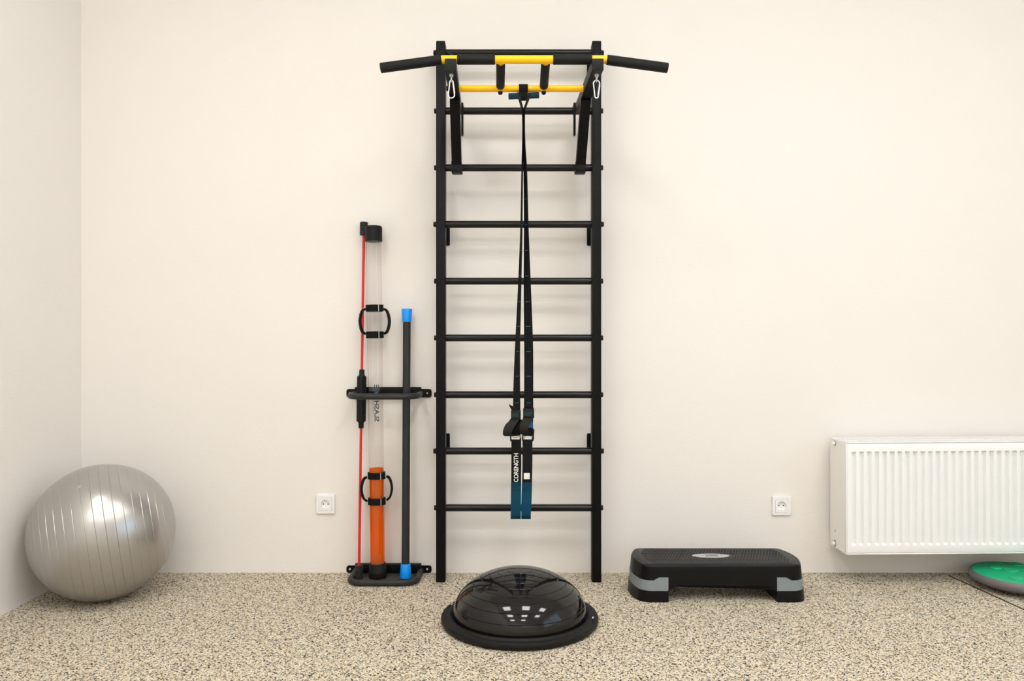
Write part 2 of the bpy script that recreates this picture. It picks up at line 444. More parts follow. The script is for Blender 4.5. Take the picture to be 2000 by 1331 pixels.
# ------------------------------------------------------------------ pull-up attachment hooked on the bars
ZA, YA0, YA1 = 1.885, -0.635, -0.122      # arm centre height, front end, rear end
AX = [(-0.205, -0.219), (0.286, 0.270)]   # arm x at front / rear
hw = 0.0188
pu = thing('pull_up_bar', 'yellow and black pull-up bar frame hooked onto the top of the wall bars', 'pull-up bar', (0.03, YRUNG, 1.658))
YM, ZM, RB = -0.59, ZA + 0.019 + 0.0145, 0.0140
YX = -0.392
for i, (xf, xr) in enumerate(AX):
    sg = 1 if i == 0 else -1                # towards the middle
    bm = NB()
    def sect(y, z0, z1, x):
        return [Vector((x - hw, y, z0)), Vector((x + hw, y, z0)), Vector((x + hw, y, z1)), Vector((x - hw, y, z1))]
    loft(bm, [sect(YA0, ZA - .019, ZA + .019, xf), sect(YA1, ZA - .019, ZA + .019, xr)])
    bmesh.ops.bevel(bm, geom=list(bm.edges), offset=0.0018, segments=2, affect='EDGES')
    arm = obj('arm', bm, M['frame'], pu)
    bm = NB(); box(bm, (xf - hw - .0006, YA0 - 0.006, ZA - .0196), (xf + hw + .0006, YA0 + 0.003, ZA + .0196), .002); obj('end_cap', bm, M['rubber'], arm)
    # diagonal brace down to the third rung
    def xat(y): return xf + (xr - xf) * (y - YA0) / (YA1 - YA0)
    ya, yb = -0.315, -0.150
    za, zb = ZA - 0.012, 1.655
    dv = Vector((0, yb - ya, zb - za)).normalized(); nv = Vector((0, -dv.z, dv.y)) * 0.019
    bm = NB()
    rings = []
    for y, z in ((ya, za), (yb, zb)):
        c = Vector((xat(y), y, z))
        rings.append([c - Vector((hw, 0, 0)) - nv, c + Vector((hw, 0, 0)) - nv, c + Vector((hw, 0, 0)) + nv, c - Vector((hw, 0, 0)) + nv])
    loft(bm, rings); bmesh.ops.bevel(bm, geom=list(bm.edges), offset=0.0018, segments=2, affect='EDGES')
    obj('brace', bm, M['frame'], pu)
    # rubber rest cupped on the third rung
    bm = NB(); z3 = rung_z[2]; xr3 = xat(-0.14)
    poly = [(-0.172, z3 + 0.012)]
    poly += [(YRUNG - .002 + 0.0165 * math.cos(a), z3 + 0.0165 * math.sin(a)) for a in [math.radians(180 + 18 * k) for k in range(0, 5)]]
    poly += [(YRUNG + 0.004, z3 - 0.024), (YRUNG - 0.01, z3 - 0.030), (-0.150, z3 - 0.030), (-0.168, z3 - 0.022), (-0.174, z3 - 0.008)]
    prism_x(bm, poly, xr3 - .0205, xr3 + .0205)
    bmesh.ops.bevel(bm, geom=[e for e in bm.edges if abs(e.verts[0].co.x - e.verts[1].co.x) < 1e-6], offset=.0012, segments=2, affect='EDGES')
    obj('rest', bm, M['rubber'], pu)
    # hook plate over the second rung with its tail
    bm = NB(); z2 = rung_z[1]; x_ = xat(-0.12) + sg * (hw + 0.003)
    R_ = 0.0175
    poly = [(-0.150, z2 + 0.020), (-0.090, z2 + 0.020), (-0.080, z2 + 0.010), (-0.078, z2 - 0.004), (-0.085, z2 - 0.004)]
    poly += [(YRUNG + R_ * math.cos(a), z2 + R_ * math.sin(a)) for a in [math.radians(20 * k) for k in range(0, 10)]]
    poly += [(YRUNG - R_, z2 - 0.085), (YRUNG - R_ - 0.008, z2 - 0.108), (-0.144, z2 - 0.108), (-0.150, z2 - 0.075)]
    prism_x(bm, poly, x_ - .004, x_ + .004)
    obj('hook', bm, M['frame'], pu)
    bm = NB(); xo = xat(YX) - sg * hw
    cyl(bm, (xo + sg * .001, YX, ZA - .001), (xo - sg * .009, YX, ZA - .001), 0.009, 20, bev=.0015)
    obj('bolt', bm, M['rubber'], arm)
    bm = NB(); cyl(bm, (xf, YM, ZM + RB - .003), (xf, YM, ZM + RB + .0035), .0062, 6); cyl(bm, (xf, YM, ZM + RB + .003), (xf, YM, ZM + RB + .006), .0034, 12)
    obj('nut', bm, M['rubber'], arm)
    # eye bolt under the arm
    bm = NB(); ye = -0.600; zb = ZA - .019
    cyl(bm, (xf, ye, zb + .001), (xf, ye, zb - .004), .0085, 6)
    cyl(bm, (xf, ye, zb - .003), (xf, ye, zb - .010), .0062, 20)
    sweep(bm, [(xf, ye + .0080 * math.sin(a), zb - .0175 + .0085 * math.cos(a)) for a in [2 * PI * k / 24 for k in range(24)]], .0022, 10, closed=True)
    obj('eye_bolt', bm, M['zinc'], pu, label='shiny zinc eye bolt')

sM = F / (D + YM)
def mx(px): return (px - CX) / sM
def barpt(px):
    """centre line of the long bar with its two drooping ends"""
    x = mx(px)
    xl, xr = mx(866), mx(1182)
    dz = -max(0, xl - x, x - xr) * 0.135
    dy = 0.0
    return Vector((x, YM + dy, ZM + dz))
def barseg(bm, p0, p1, r, n=6):
    return sweep(bm, [barpt(p0 + (p1 - p0) * k / n) for k in range(n + 1)], r, 28)
bm = NB(); sweep(bm, [barpt(p) for p in (746, 800, 858, 863, 866, 869, 880, 1000, 1100, 1176, 1179, 1182, 1185, 1190, 1240, 1301)], RB, 28)
mb = obj('long_bar', bm, M['yellow'], pu, label='yellow powder coated bar')
for p0, p1 in ((743, 862.5), (893, 967), (1080, 1156), (1185, 1304.5)):
    bm = NB(); a, b_ = barpt(p0), barpt(p1)
    dr = (b_ - a).normalized(); l_ = (b_ - a).length
    RG = 0.0170
    lathe(bm, [(RG - .003, 0), (RG - .0008, .0008), (RG, .003), (RG, l_ - .003), (RG - .0008, l_ - .0008), (RG - .003, l_)], a, dr, 32)
    obj('grip', bm, M['foam'], mb, label='black foam grip sleeve')
bm = NB(); cyl(bm, (AX[0][0] - .006 + hw, YX, ZA - .001), (AX[1][0] - hw - .006, YX, ZA - .001), 0.0127, 28)
obj('cross_bar', bm, M['yellow'], pu, label='yellow powder coated bar')
sX = F / (D + YX)
for pa, pb in ((978, 977.3), (1066, 1062)):
    A = Vector((mx(pa), YM, ZM)); B = Vector(((pb - CX) / sX, YX, ZA - .001))
    dr = (B - A).normalized(); ln = (B - A).length
    bm = NB(); cyl(bm, A + dr * .010, B, 0.0125, 24)
    n_ = obj('handle', bm, M['yellow'], pu)
    bm = NB(); lathe(bm, [(.0145, .018), (.0155, .020), (.0155, ln - .020), (.0125, ln - .014)], A, dr, 28)
    obj('grip', bm, M['foam'], n_, label='black foam grip sleeve')
    bm = NB(); lathe(bm, [(.0085, 0), (.0085, .006), (.006, .010), (.002, .0115)], B + Vector((0, 0, -.0115)), (0, 0, -1), 20)
    obj('bolt', bm, M['rubber'], n_)

# carabiners
def carabiner(x, flip, label):
    ztop_, L_ = ZA - .019 - .0175 - .0085 + .0048, 0.060
    t = thing('carabiner', label, 'carabiner', (x, -0.600, ztop_), 'carabiners under the pull-up bar arms')
    wide, nar = 0.0105, 0.0055
    def outline():
        pts = []
        # pear in (x, s) with s=0 narrow end, s=L wide end
        for k in range(13):
            a = PI + PI * k / 12; pts.append((nar * math.cos(a), nar + nar * math.sin(a)))
        for k in range(17):
            a = PI * k / 16; pts.append((wide * math.cos(a), L_ - wide + wide * math.sin(a)))
        return pts
    pts = outline()
    def W(p):
        s = p[1] if flip else L_ - p[1]
        return Vector((x + p[0] * (1 if flip else 1), -0.600 + .001, ztop_ - s))
    bm = NB(); sweep(bm, [W(p) for p in pts], .0022, 12, closed=True)
    o = obj('body', bm, M['zinc'], t)
    bm = NB()
    g0, g1 = pts[12], pts[13]
    a_ = W((g0[0] + .0002, g0[1] + .004)); b_ = W((g1[0], g1[1] - .006))
    sweep(bm, [a_, a_ * .5 + b_ * .5, b_], .0028, 12); obj('gate', bm, M['zinc2'], t)
carabiner(AX[0][0], True, 'silver carabiner on the left pull-up bar arm, broad end hanging down')
carabiner(AX[1][0], False, 'silver carabiner on the right pull-up bar arm, narrow end hanging down')

# ------------------------------------------------------------------ suspension trainer
YS = YX - 0.004
def S(px, py, dy=0.0): return P(px, py, YS + dy)
sS = F / (D + YS)
st = thing('suspension_trainer', 'black suspension trainer straps with teal foot loops hanging from the yellow bar', 'suspension trainer', S(1022, 172))
st.location.y = YX
# anchor loop round the cross bar
bm = NB(); x0, x1 = S(1013.5, 172).x, S(1031, 172).x
xc, hwx = (x0 + x1) / 2, (x1 - x0) / 2
zc = ZA - .001; r_ = .0145
loop_pts = [(xc, YX + .004, zc - .034)]
loop_pts += [(xc, YX + r_ * math.cos(a), zc + r_ * math.sin(a)) for a in [math.radians(-40 + 13 * k) for k in range(0, 20)]]
loop_pts += [(xc, YX - .004, zc - .034)]
ribbon(bm, loop_pts, Vector((hwx, 0, 0)), .0022); obj('anchor_loop', bm, M['web'], st)
bm = NB(); a = S(993, 188.5, -.004); b_ = S(1053, 186, -.004)
lathe(bm, [(.009, 0), (.0112, .002), (.0112, (b_ - a).length - .002), (.009, (b_ - a).length)], a, (b_ - a), 24)
ab = obj('anchor_bar', bm, M['tealdk'], st, label='dark teal foam bar')
bm = NB(); box(bm, S(1015, 193, -.016) , S(1030, 180, -.0155) + Vector((0, .028, 0)), .003); obj('anchor_knot', bm, M['web'], st)
# V of straps over the bar
for sg, pxs in ((-1, (1013.5, 1014.5, 1021)), (1, (1034, 1032, 1023.5))):
    bm = NB()
    pts = smooth_path([S(pxs[0], 183, .012), S(pxs[0], 181.5, -.008), S(pxs[0], 184, -.017), S(pxs[1], 192, -.017), S((pxs[1] + pxs[2]) / 2, 204, -.014), S(pxs[2], 217, -.010)], 5)
    n = len(pts)
    ribbon(bm, pts, [Vector((.0068 - .0022 * k / n, 0, .0 + sg * 0.001)) for k in range(n)], .002)
    obj('yoke_strap', bm, M['web2'], st)
# twisting long straps: (py, left edge px, right edge px)
def strap(tab, name_sign, dys):
    full = 0.0172
    keys = []
    for (py, a_, b_) in tab:
        hx = (b_ - a_) / 2 / sS
        hy = math.sqrt(max(0, full ** 2 - min(hx, full) ** 2)) * name_sign
        c = S((a_ + b_) / 2, py, dys)
        keys.append((c, Vector((hx, hy, 0))))
    cs = smooth_path([k[0] for k in keys], 6); hs = smooth_path([k[1] for k in keys], 6)
    bm = NB(); ribbon(bm, cs, hs, .0016)
    return bm, cs, hs
LT = [(212, 1019.5, 1023.5), (250, 1020.3, 1023), (290, 1019.8, 1022.5), (335, 1018.5, 1021.3), (438, 1016.8, 1020.2), (500, 1014.5, 1019.2), (560, 1012, 1018), (620, 1009, 1016.8), (680, 1006, 1015.6), (740, 1003.5, 1015.5), (802, 1002, 1016)]
RT = [(212, 1021, 1025), (250, 1021.5, 1024.8), (290, 1022, 1026), (335, 1023, 1029), (438, 1024, 1031.7), (500, 1023.5, 1034), (560, 1023.2, 1036.5), (620, 1023.6, 1039), (680, 1024, 1041), (740, 1024, 1041.3), (802, 1023.5, 1041.3)]
for tab, sg, dy, nm in ((LT, 1, -.006, 'l'), (RT, -1, -.010, 'r')):
    bm, cs, hs = strap(tab, sg, dy)
    so = obj('strap', bm, M['web'], st)
    for py in (390, 440, 490, 540, 590, 638, 687, 735, 787):
        zt = H + (CY - py) / sS
        i = min(range(len(cs)), key=lambda q: abs(cs[q].z - zt))
        c, h = Vector((cs[i].x, cs[i].y, zt)), hs[i]
        t = Vector((0, 0, 1)); nn = h.cross(t).normalized()
        if nn.y > 0: nn = -nn
        c = c + nn * .0012
        bm = NB(); ribbon(bm, [c - h * .48, c + h * .48], Vector((0, 0, .0011)), .0008)
        obj('stitch_mark', bm, M['tealthread'], so, label='teal stitched length mark')
# adjusting buckles
for (x0, x1, y0, y1, tx) in ((998, 1017, 801, 819.5, -1), (1021.5, 1043, 797.5, 816.5, 1)):
    bm = NB()
    a_, b_ = S(x0, y1), S(x1, y0)
    box(bm, (a_.x, YS - .024, a_.z), (b_.x, YS - .004, b_.z), .0025)
    bk = obj('buckle', bm, M['rubber'], st)
    bm = NB(); a_, b_ = S(x0 + 1.8, y1 - 3.5), S(x1 - 3.8, y0 + 3)
    box(bm, (a_.x, YS - .0265, a_.z), (b_.x, YS - .0235, b_.z), .001)
    pd = obj('webbing_pad', bm, M['web2'], bk)
    bm = NB()
    nx = 6
    for k in range(nx):
        for q in range(3):
            xx = a_.x + (b_.x - a_.x) * (k + .5) / nx; zz = a_.z + (b_.z - a_.z) * (.25 + .22 * q)
            dx = (b_.x - a_.x) * .055
            ribbon(bm, [Vector((xx - dx, YS - .0272, zz - dx * .9)), Vector((xx + dx, YS - .0272, zz + dx * .9))], Vector((0, 0, .0006)), .0005)
    obj('stitching', bm, M['tealthread'], bk, label='teal stitched patch')
# folded tails above buckles
for pts, hv in (([(1008, 803, -.016), (1003, 797, -.022), (998, 793, -.026), (994.5, 790.5, -.024)], [9, 7, 3.4, 1.0]),
                ([(1033, 799, -.016), (1034, 794, -.024), (1033, 791, -.028), (1030, 792, -.026)], [9, 7.5, 4, 1.5])):
    bm = NB(); ribbon(bm, smooth_path([S(*p) for p in pts], 4), [v for v in smooth_path([Vector((h / sS, -.001, -h * .25 / sS)) for h in hv], 4)], .002)
    obj('strap_tail', bm, M['web2'], st)
# big slack loops of webbing under the buckles
bm = NB()
pts = smooth_path([S(1007, 817, -.016), S(1002.5, 824, -.026), S(996, 832, -.038), S(991.5, 842, -.046), S(992, 850, -.040), S(1000, 852, -.022), S(1008, 849, -.012)], 6)
hs = smooth_path([Vector((8.6 / sS, 0, 0)), Vector((8.8 / sS, 0, -.001)), Vector((9 / sS, .002, -.003)), Vector((8.5 / sS, .003, -.003)), Vector((9 / sS, .006, -.0005)), Vector((8.6 / sS, .002, 0)), Vector((8.6 / sS, 0, 0))], 6)
ribbon(bm, pts, hs, .002); obj('slack_loop', bm, M['web2'], st)
bm = NB()
pts = smooth_path([S(1032, 814, -.016), S(1029, 822, -.026), S(1024, 831, -.034), S(1023.5, 840, -.034), S(1027, 847, -.024), S(1031, 850, -.012)], 6)
hs = smooth_path([Vector((9.5 / sS, 0, 0)), Vector((9.2 / sS, 0, -.002)), Vector((8.5 / sS, 0, -.004)), Vector((8.5 / sS, .004, -.004)), Vector((9.5 / sS, .003, 0)), Vector((9.5 / sS, 0, 0))], 6)
ribbon(bm, pts, hs, .002); obj('slack_loop', bm, M['web2'], st)
bm = NB()
ribbon(bm, smooth_path([S(1010, 820, -.004), S(1008, 836, -.006), S(1008, 851, -.008)], 4), Vector((9.5 / sS, 0, 0)), .004)
ribbon(bm, smooth_path([S(1018, 826, -.010), S(1014, 838, -.016), S(1012, 848, -.020)], 4), Vector((6.5 / sS, 0, 0)), .003)
obj('inner_fold', bm, M['web'], st)
bm = NB(); ribbon(bm, [S(1032, 818, -.003), S(1032, 836, -.004), S(1031.5, 852, -.006)], Vector((9.2 / sS, 0, 0)), .004); obj('inner_fold', bm, M['web'], st)
bm = NB(); ribbon(bm, [S(1036.5, 823.5, -.008), S(1036.5, 836, -.008)], Vector((4.4 / sS, 0, 0)), .002); obj('size_label', bm, M['bluelabel'], st, label='blue fabric label')
# rectangular link frames
for x0, x1 in ((997.5, 1016.5), (1021, 1041)):
    bm = NB(); o_, i_ = [], []
    for (ax, ay) in ((x0, 850), (x1, 850), (x1, 861.5), (x0, 861.5)): o_.append(S(ax, ay, -.008))
    for k in range(4):
        sweep(bm, [o_[k], o_[k] * .5 + o_[(k + 1) % 4] * .5, o_[(k + 1) % 4]], .0028, 10)
    obj('link_frame', bm, M['rubber'], st)
bm = NB(); sweep(bm, [S(1018.3 + 1.2 * math.cos(a), 851 + 6 * math.sin(a), -.014 + .004 * math.cos(a)) for a in [2 * PI * k / 20 for k in range(20)]], .0016, 10, closed=True)
obj('ring', bm, M['zinc'], st, label='steel ring')
for cx_, cy_, rx_, ry_ in ((1007, 849, 7, 6.5), (1031.5, 858, 7.6, 8)):
    bm = NB(); sweep(bm, [S(cx_ + rx_ * math.cos(a), cy_ + ry_ * math.sin(a), -.014) for a in [2 * PI * k / 28 for k in range(28)]], .0009, 8, closed=True)
    obj('cord_ring', bm, M['web2'], st)
bm = NB(); box(bm, S(1041, 859, -.015), S(1043, 838, -.006), .001); box(bm, S(1040, 846, -.017), S(1043.5, 839, -.004), .001); obj('side_clip', bm, M['rubber'], st)
# foot loops: black upper webbing, teal lower loop
for side, (tl, tr, ml, mr, bl, br) in enumerate(((998.8, 1018, 998.4, 1017.6, 997.6, 1017), (1020.5, 1039.8, 1019.8, 1039, 1018.4, 1036.5))):
    cw = lambda a_, b_: (b_ - a_) / 2 / sS
    bm = NB()
    ribbon(bm, smooth_path([S((tl + tr) / 2, 859, -.010), S((tl + tr) / 2, 900, -.016), S((ml + mr) / 2, 944, -.020)], 6), Vector((cw(tl, tr), 0, 0)), .003)
    ribbon(bm, smooth_path([S((tl + tr) / 2, 859, -.006), S((tl + tr) / 2, 900, .010), S((ml + mr) / 2, 944, .018)], 6), Vector((cw(tl, tr), 0, 0)), .003)
    fl = obj('foot_loop', bm, M['web'], st)
    bm = NB()
    zc0 = S(0, 1006).z
    front = [S((ml + mr) / 2, 943, -.021), S((ml * .5 + bl * .5 + mr * .5 + br * .5) / 2, 975, -.024), S((bl + br) / 2, 1004, -.022), S((bl + br) / 2, 1011.5, -.013), S((bl + br) / 2, 1013.5, -.002), S((bl + br) / 2, 1010, .011), S((bl + br) / 2, 1000, .019), S((ml + mr) / 2, 943, .019)]
    hs = [Vector((cw(ml, mr) + .0006, 0, 0))] * 2 + [Vector((cw(bl, br) + .0004, 0, 0))] * 5 + [Vector((cw(ml, mr), 0, 0))]
    ribbon(bm, smooth_path(front, 6), smooth_path(hs, 6), .004)
    g = obj('padded_grip', bm, M['teal'], fl, label='teal padded loop')
    bm = NB()
    xa, xb = ml + 1.6, mr - 1.8
    q = [S(xa, 945.5, -.0245), S(xb, 945.5, -.0245), S(xb - .2, 959, -.0260), S(xa - .2, 959, -.0260)]
    for a_, b_ in ((0, 1), (1, 2), (2, 3), (3, 0), (0, 2), (1, 3)):
        sweep(bm, [q[a_], q[b_]], .0006, 6)
    obj('box_stitch', bm, M['thread'], fl, label='dark crossed box stitching')
cpos = S(1008.4, 914, -.0212)
bm = text_bm('CORENGTH', 0.0225, lambda c: Vector((cpos.x - c.y, cpos.y - .0012 - c.z - (H - .0), cpos.z + c.x)) if False else Vector((cpos.x - c.y, cpos.y - .0010 - (cpos.z + c.x - cpos.z) * -.05, cpos.z + c.x)), bold=0.00035)
# stretch to the printed length
xs = [v.co.z for v in bm.verts]; k_ = (55.0 / sS) / (max(xs) - min(xs)); mid = (max(xs) + min(xs)) / 2
for v in bm.verts: v.co.z = cpos.z + (v.co.z - mid) * k_
obj('lettering', bm, M['white_print'], st, label='white printed lettering')
a_, b_ = S(1023, 936.5, -.0225), S(1034.8, 924.5, -.0225)
bm = NB(); box(bm, (a_.x, a_.y - .0008, a_.z), (b_.x, a_.y + .002, b_.z), .0003); obj('care_label', bm, M['white_print'], st, label='small white square label')

# ------------------------------------------------------------------ bar holder (two wall brackets)
RX0, RX1 = -0.643, -0.377      # centre lines of the tube arms
YRF = -0.178
def holder(name, label, zt, zring, tab0, tab1, plate0, plate1, tray, screwm):
    t = thing(name, label, 'bar holder', ((RX0 + RX1) / 2, 0, zring if not tray else 0), 'wall brackets of the exercise bar holder')
    bm = NB()
    xl, xr = (677 - CX) / 471, (843 - CX) / 471
    prism_y(bm, stadium((xl + xr) / 2, (tab0 + tab1) / 2, (xr - xl) / 2, (tab1 - tab0) / 2, .010), -.006, -.0006)
    tb = obj('wall_plate', bm, M['frame'], t)
    for px in (683.8, 834.5):
        x = (px - CX) / 471
        bm = NB(); z = (tab0 + tab1) / 2
        lathe(bm, [(.0042, 0), (.0042, .0012), (.003, .0024), (.001, .003)], (x, -.0055, z), (0, -1, 0), 20)
        obj('screw', bm, screwm, tb, label='small bright screw head')
    bm = NB(); box(bm, ((696 - CX) / 470, -.030, plate0), ((823.5 - CX) / 470, -.004, plate1), .002)
    obj('back_box', bm, M['frame'], t)
    rx0 = RX0
    bm = NB(); rc = .055; R = .0122
    pts = [Vector((rx0, -.006, zring)), Vector((rx0, -.05, zring))]
    for k in range(9):
        a = PI + (PI / 2) * k / 8; pts.append(Vector((rx0 + rc + rc * math.cos(a), YRF + rc + rc * math.sin(a), zring)))
    for k in range(9):
        a = 1.5 * PI + (PI / 2) * k / 8; pts.append(Vector((RX1 - rc + rc * math.cos(a), YRF + rc + rc * math.sin(a), zring)))
    pts += [Vector((RX1, -.05, zring)), Vector((RX1, -.006, zring))]
    sweep(bm, pts, R, 24); obj('tube_loop', bm, M['grey_foam'], t)
    if tray:
        bm = NB(); ins = .004
        poly = [(p.x + (ins if p.x < -.5 else -ins), p.y) for p in pts]
        prism_z(bm, poly, .0032, .0062)
        tr = obj('tray', bm, M['tray'], t, label='dusty dark chequered tray')
        bm = NB()
        for i in range(11):
            for j in range(6):
                x = RX0 + .022 + i * .0205; y = -.045 - j * .0205
                if y < YRF + .022: continue
                s_ = .006 * (1 if (i + j) % 2 else -1)
                ribbon(bm, [Vector((x - .006, y - s_, .0065)), Vector((x + .006, y + s_, .0065))], Vector((0, .0012, 0)), .0010)
        obj('tread_pattern', bm, M['tray'], tr)
    return t
holder('bar_rack', 'upper black wall bracket with a tube loop around the leaning exercise bars', 0, .744, .728, .763, .738, .772, False, M['brass'])
holder('bar_rack', 'lower black wall bracket on the floor with a tray under the exercise bars', 0, .0128, .0008, .031, .006, .0425, True, M['zinc2'])
ZT = .0090     # tray top

# ------------------------------------------------------------------ water filled training tube
TB = Vector(((738 - CX) / 483, -.086, ZT)); TT = Vector(((731.2 - CX) / 476.4, -.058, 1.4305))
tdir = (TT - TB).normalized(); TL = (TT - TB).length
tu = tdir.cross(Vector((0, 1, 0))).normalized()            # roughly +x? fixed below
if tu.x < 0: tu = -tu
tv = tu.cross(tdir).normalized()
if tv.y > 0: tv = -tv                                       # towards camera
def TP(s, a=0.0, r=0.0): return TB + tdir * s + (tu * math.cos(a) + tv * math.sin(a)) * r
def s_at(py):
    # distance along the tube whose axis point projects to row py
    lo, hi = 0, TL
    for _ in range(40):
        m = (lo + hi) / 2; p = TP(m); y = CY - (p.z - H) * F / (D + p.y)
        if y > py: lo = m
        else: hi = m
    return lo
pipe = thing('water_tube', 'clear training tube half filled with orange liquid standing in the bar holder', 'training tube', TB)
RT_ = .0302
bm = NB(); lathe(bm, [(RT_, .045), (RT_, TL - .05)], TB, tdir, 48, caps=False)
tube = obj('tube_wall', bm, M['clear'], pipe)
bm = NB()
sl = s_at(915)
lathe(bm, [(RT_ - .0016, .030), (RT_ - .0016, sl)], TB, tdir, 48)
obj('liquid', bm, M['liquid'], pipe, label='bright orange liquid')
bm = NB(); lathe(bm, [(0.0349, 0), (.0360, .004), (.0365, .022), (.0350, .028), (.0340, .030), (.0340, .054), (.0325, .0565), (.0304, .0565)], TB, tdir, 40)
obj('bottom_cap', bm, M['rubber'], pipe, label='scuffed black rubber cap')
bm = NB(); lathe(bm, [(.0305, TL - .063), (.0342, TL - .063), (.0345, TL - .024), (.0352, TL - .016), (.0348, TL - .006), (.0315, TL - .001), (.025, TL)], TB, tdir, 40)
obj('top_cap', bm, M['rubber'], pipe, label='worn black rubber cap')
# velcro bands with two side handles, twice
for (y0, y1, ang, hx) in ((602.5, 654.5, .12, (1, 1)), (929, 979, -.05, (1, 1))):
    s0, s1 = s_at(y0), s_at(y1)
    for s in (s0, s1):
        bm = NB(); w2 = .0132
        lathe(bm, [(RT_ + .0004, s - w2), (RT_ + .0050, s - w2), (RT_ + .0055, s), (RT_ + .0050, s + w2), (RT_ + .0004, s + w2)], TB, tdir, 40)
        # overlapped end of the band
        q = [TP(s - w2, 1.05, RT_ + .006), TP(s - w2, .80, RT_ + .006), TP(s - w2, .55, RT_ + .0066), TP(s - w2, .3, RT_ + .009)]
        ribbon(bm, [p + tdir * w2 for p in q], tdir * w2, .002)
        bd = obj('band', bm, M['web'], pipe)
        bm = NB(); a_ = .95
        sweep(bm, [TP(s - w2 - .001, a_, RT_ + .0075), TP(s, a_, RT_ + .0078), TP(s + w2 + .001, a_, RT_ + .0075)], .0014, 8)
        obj('wire_loop', bm, M['zinc2'], bd)
    for sg in (0, PI):
        a_ = sg + (ang if sg == 0 else -ang - (.35 if y0 < 700 else .42))
        mid = (s0 + s1) / 2
        hh = (s0 - s1) / 2
        bm = NB()
        pts = smooth_path([TP(mid + hh - .004, a_, RT_ + .010), TP(mid + hh * .72, a_, RT_ + .023), TP(mid, a_, RT_ + .0315), TP(mid - hh * .72, a_, RT_ + .023), TP(mid - hh + .004, a_, RT_ + .010)], 6)
        tangential = (tu * -math.sin(a_) + tv * math.cos(a_)) * .011
        n = len(pts)
        ribbon(bm, pts, [tangential] * n, .0085)
        bmesh.ops.bevel(bm, geom=list(bm.edges), offset=.0022, segments=2, affect='EDGES')
        ho = obj('handle', bm, M['web'], pipe)
        for e, s in ((1, s0), (-1, s1)):
            bm = NB(); c = TP(mid + e * (hh - .002), a_, RT_ + .0085)
            e1 = (tu * math.cos(a_) + tv * math.sin(a_)) * .0065
            sweep(bm, [c + e1 * math.cos(q) + tdir * .0065 * math.sin(q) for q in [2 * PI * k / 16 for k in range(16)]], .0013, 8, closed=True)
            obj('metal_ring', bm, M['zinc'], ho)
        if (y0 < 700) == (sg == PI):
            rad_ = RT_ + .0315 + .0046
            def fn(c, a_=a_, mid=mid, hh=hh, sg=sg):
                s = mid + (c.x if sg else -c.x); u_ = (s - mid) / hh
                r = RT_ + .0362 - .0205 * u_ ** 2 * 1.0
                return TP(s, a_ , r) + (tu * -math.sin(a_) + tv * math.cos(a_)) * (c.y + .003)
            bm = text_bm('SLASHPIPE', .0145, fn)
            obj('lettering', bm, M['white_print'], ho, label='small white printed lettering')
# printing on the far side of the tube, seen from behind
def tube_text(body, py0, py1, size, off, m, name='lettering'):
    sA, sB = s_at(py0), s_at(py1)
    cm = (sA + sB) / 2
    bm = text_bm(body, size, lambda c: c, bold=size * .022)
    xs = [v.co.x for v in bm.verts]; k = (sB - sA) / (max(xs) - min(xs)); md = (max(xs) + min(xs)) / 2
    for v in bm.verts:
        h = v.co.y + off
        a = -PI / 2 + h / (RT_ - .0006)
        v.co = TP(cm + (v.co.x - md) * k, a, RT_ - .0006)
    obj(name, bm, m, pipe, label='dark printed lettering seen through the tube' if m is M['black_print'] else 'small blue printed mark')
tube_text('SLASH', 825, 784, .0265, -.002, M['black_print'])
tube_text('PIPE', 782, 752, .0265, -.002, M['black_print'])
tube_text('THE MOMENT OF FITNESS', 810, 776, .0052, -.0155, M['black_print'])
bm = NB()
for i in range(6):
    pass
sA = s_at(771)
ring = []
for (h, ds) in ((-.014, -.004), (.006, .004), (.006, .011), (-.014, .003)):
    a = -PI / 2 + h / (RT_ - .0004); ring.append(TP(sA + ds, a, RT_ - .0008))
bm.faces.new([bm.verts.new(p) for p in ring])
r = bmesh.ops.solidify(bm, geom=list(bm.faces), thickness=.0005)
obj('printed_mark', bm, M['blue_print'], pipe, label='small blue printed mark')

# ------------------------------------------------------------------ red flexible exercise bar
def lerp(a, b, t): return a + (b - a) * t
FB = Vector(((704 - CX) / 482, -.107, ZT)); FT = Vector(((711.4 - CX) / 473, -.0205, 1.452))
fd = (FT - FB).normalized(); fl_ = (FT - FB).length
fx = thing('flexible_bar', 'thin red flexible exercise bar with ribbed black grip leaning beside the clear tube', 'exercise bar', FB)
def f_at(py):
    lo, hi = 0, fl_
    for _ in range(40):
        m = (lo + hi) / 2; p = FB + fd * m; y = CY - (p.z - H) * F / (D + p.y)
        if y > py: lo = m
        else: hi = m
    return lo
bm = NB(); cyl(bm, FB + fd * .04, FB + fd * (fl_ - .04), .0053, 20); obj('rod', bm, M['red'], fx, label='red fibreglass rod')
def ribbed(z0, z1, n, r0, r1):
    prof = [(r0 - .004, z0), (r0, z0 + .002)]
    st_ = (z1 - z0 - .004) / n
    for k in range(n):
        z = z0 + .002 + st_ * k
        prof += [(r0, z + st_ * .1), (r0, z + st_ * .6), (r1, z + st_ * .68), (r1, z + st_ * .92)]
    prof += [(r0, z1 - .001), (r0 - .004, z1)]
    return prof
bm = NB(); lathe(bm, ribbed(0, .052, 7, .0162, .0138), FB, fd, 32); obj('end_weight', bm, M['grey_foam'], fx, label='ribbed charcoal end weight')
bm = NB(); lathe(bm, ribbed(fl_ - .055, fl_, 7, .0168, .0142), FB, fd, 32); obj('end_weight', bm, M['grey_foam'], fx, label='ribbed charcoal end weight')
bm = NB()
g0, g1 = f_at(837), f_at(722); gl = g1 - g0
prof = [(.007, g0), (.0104, g0 + .001), (.0112, g0 + .022), (.0172, g0 + .030)]
n = 30
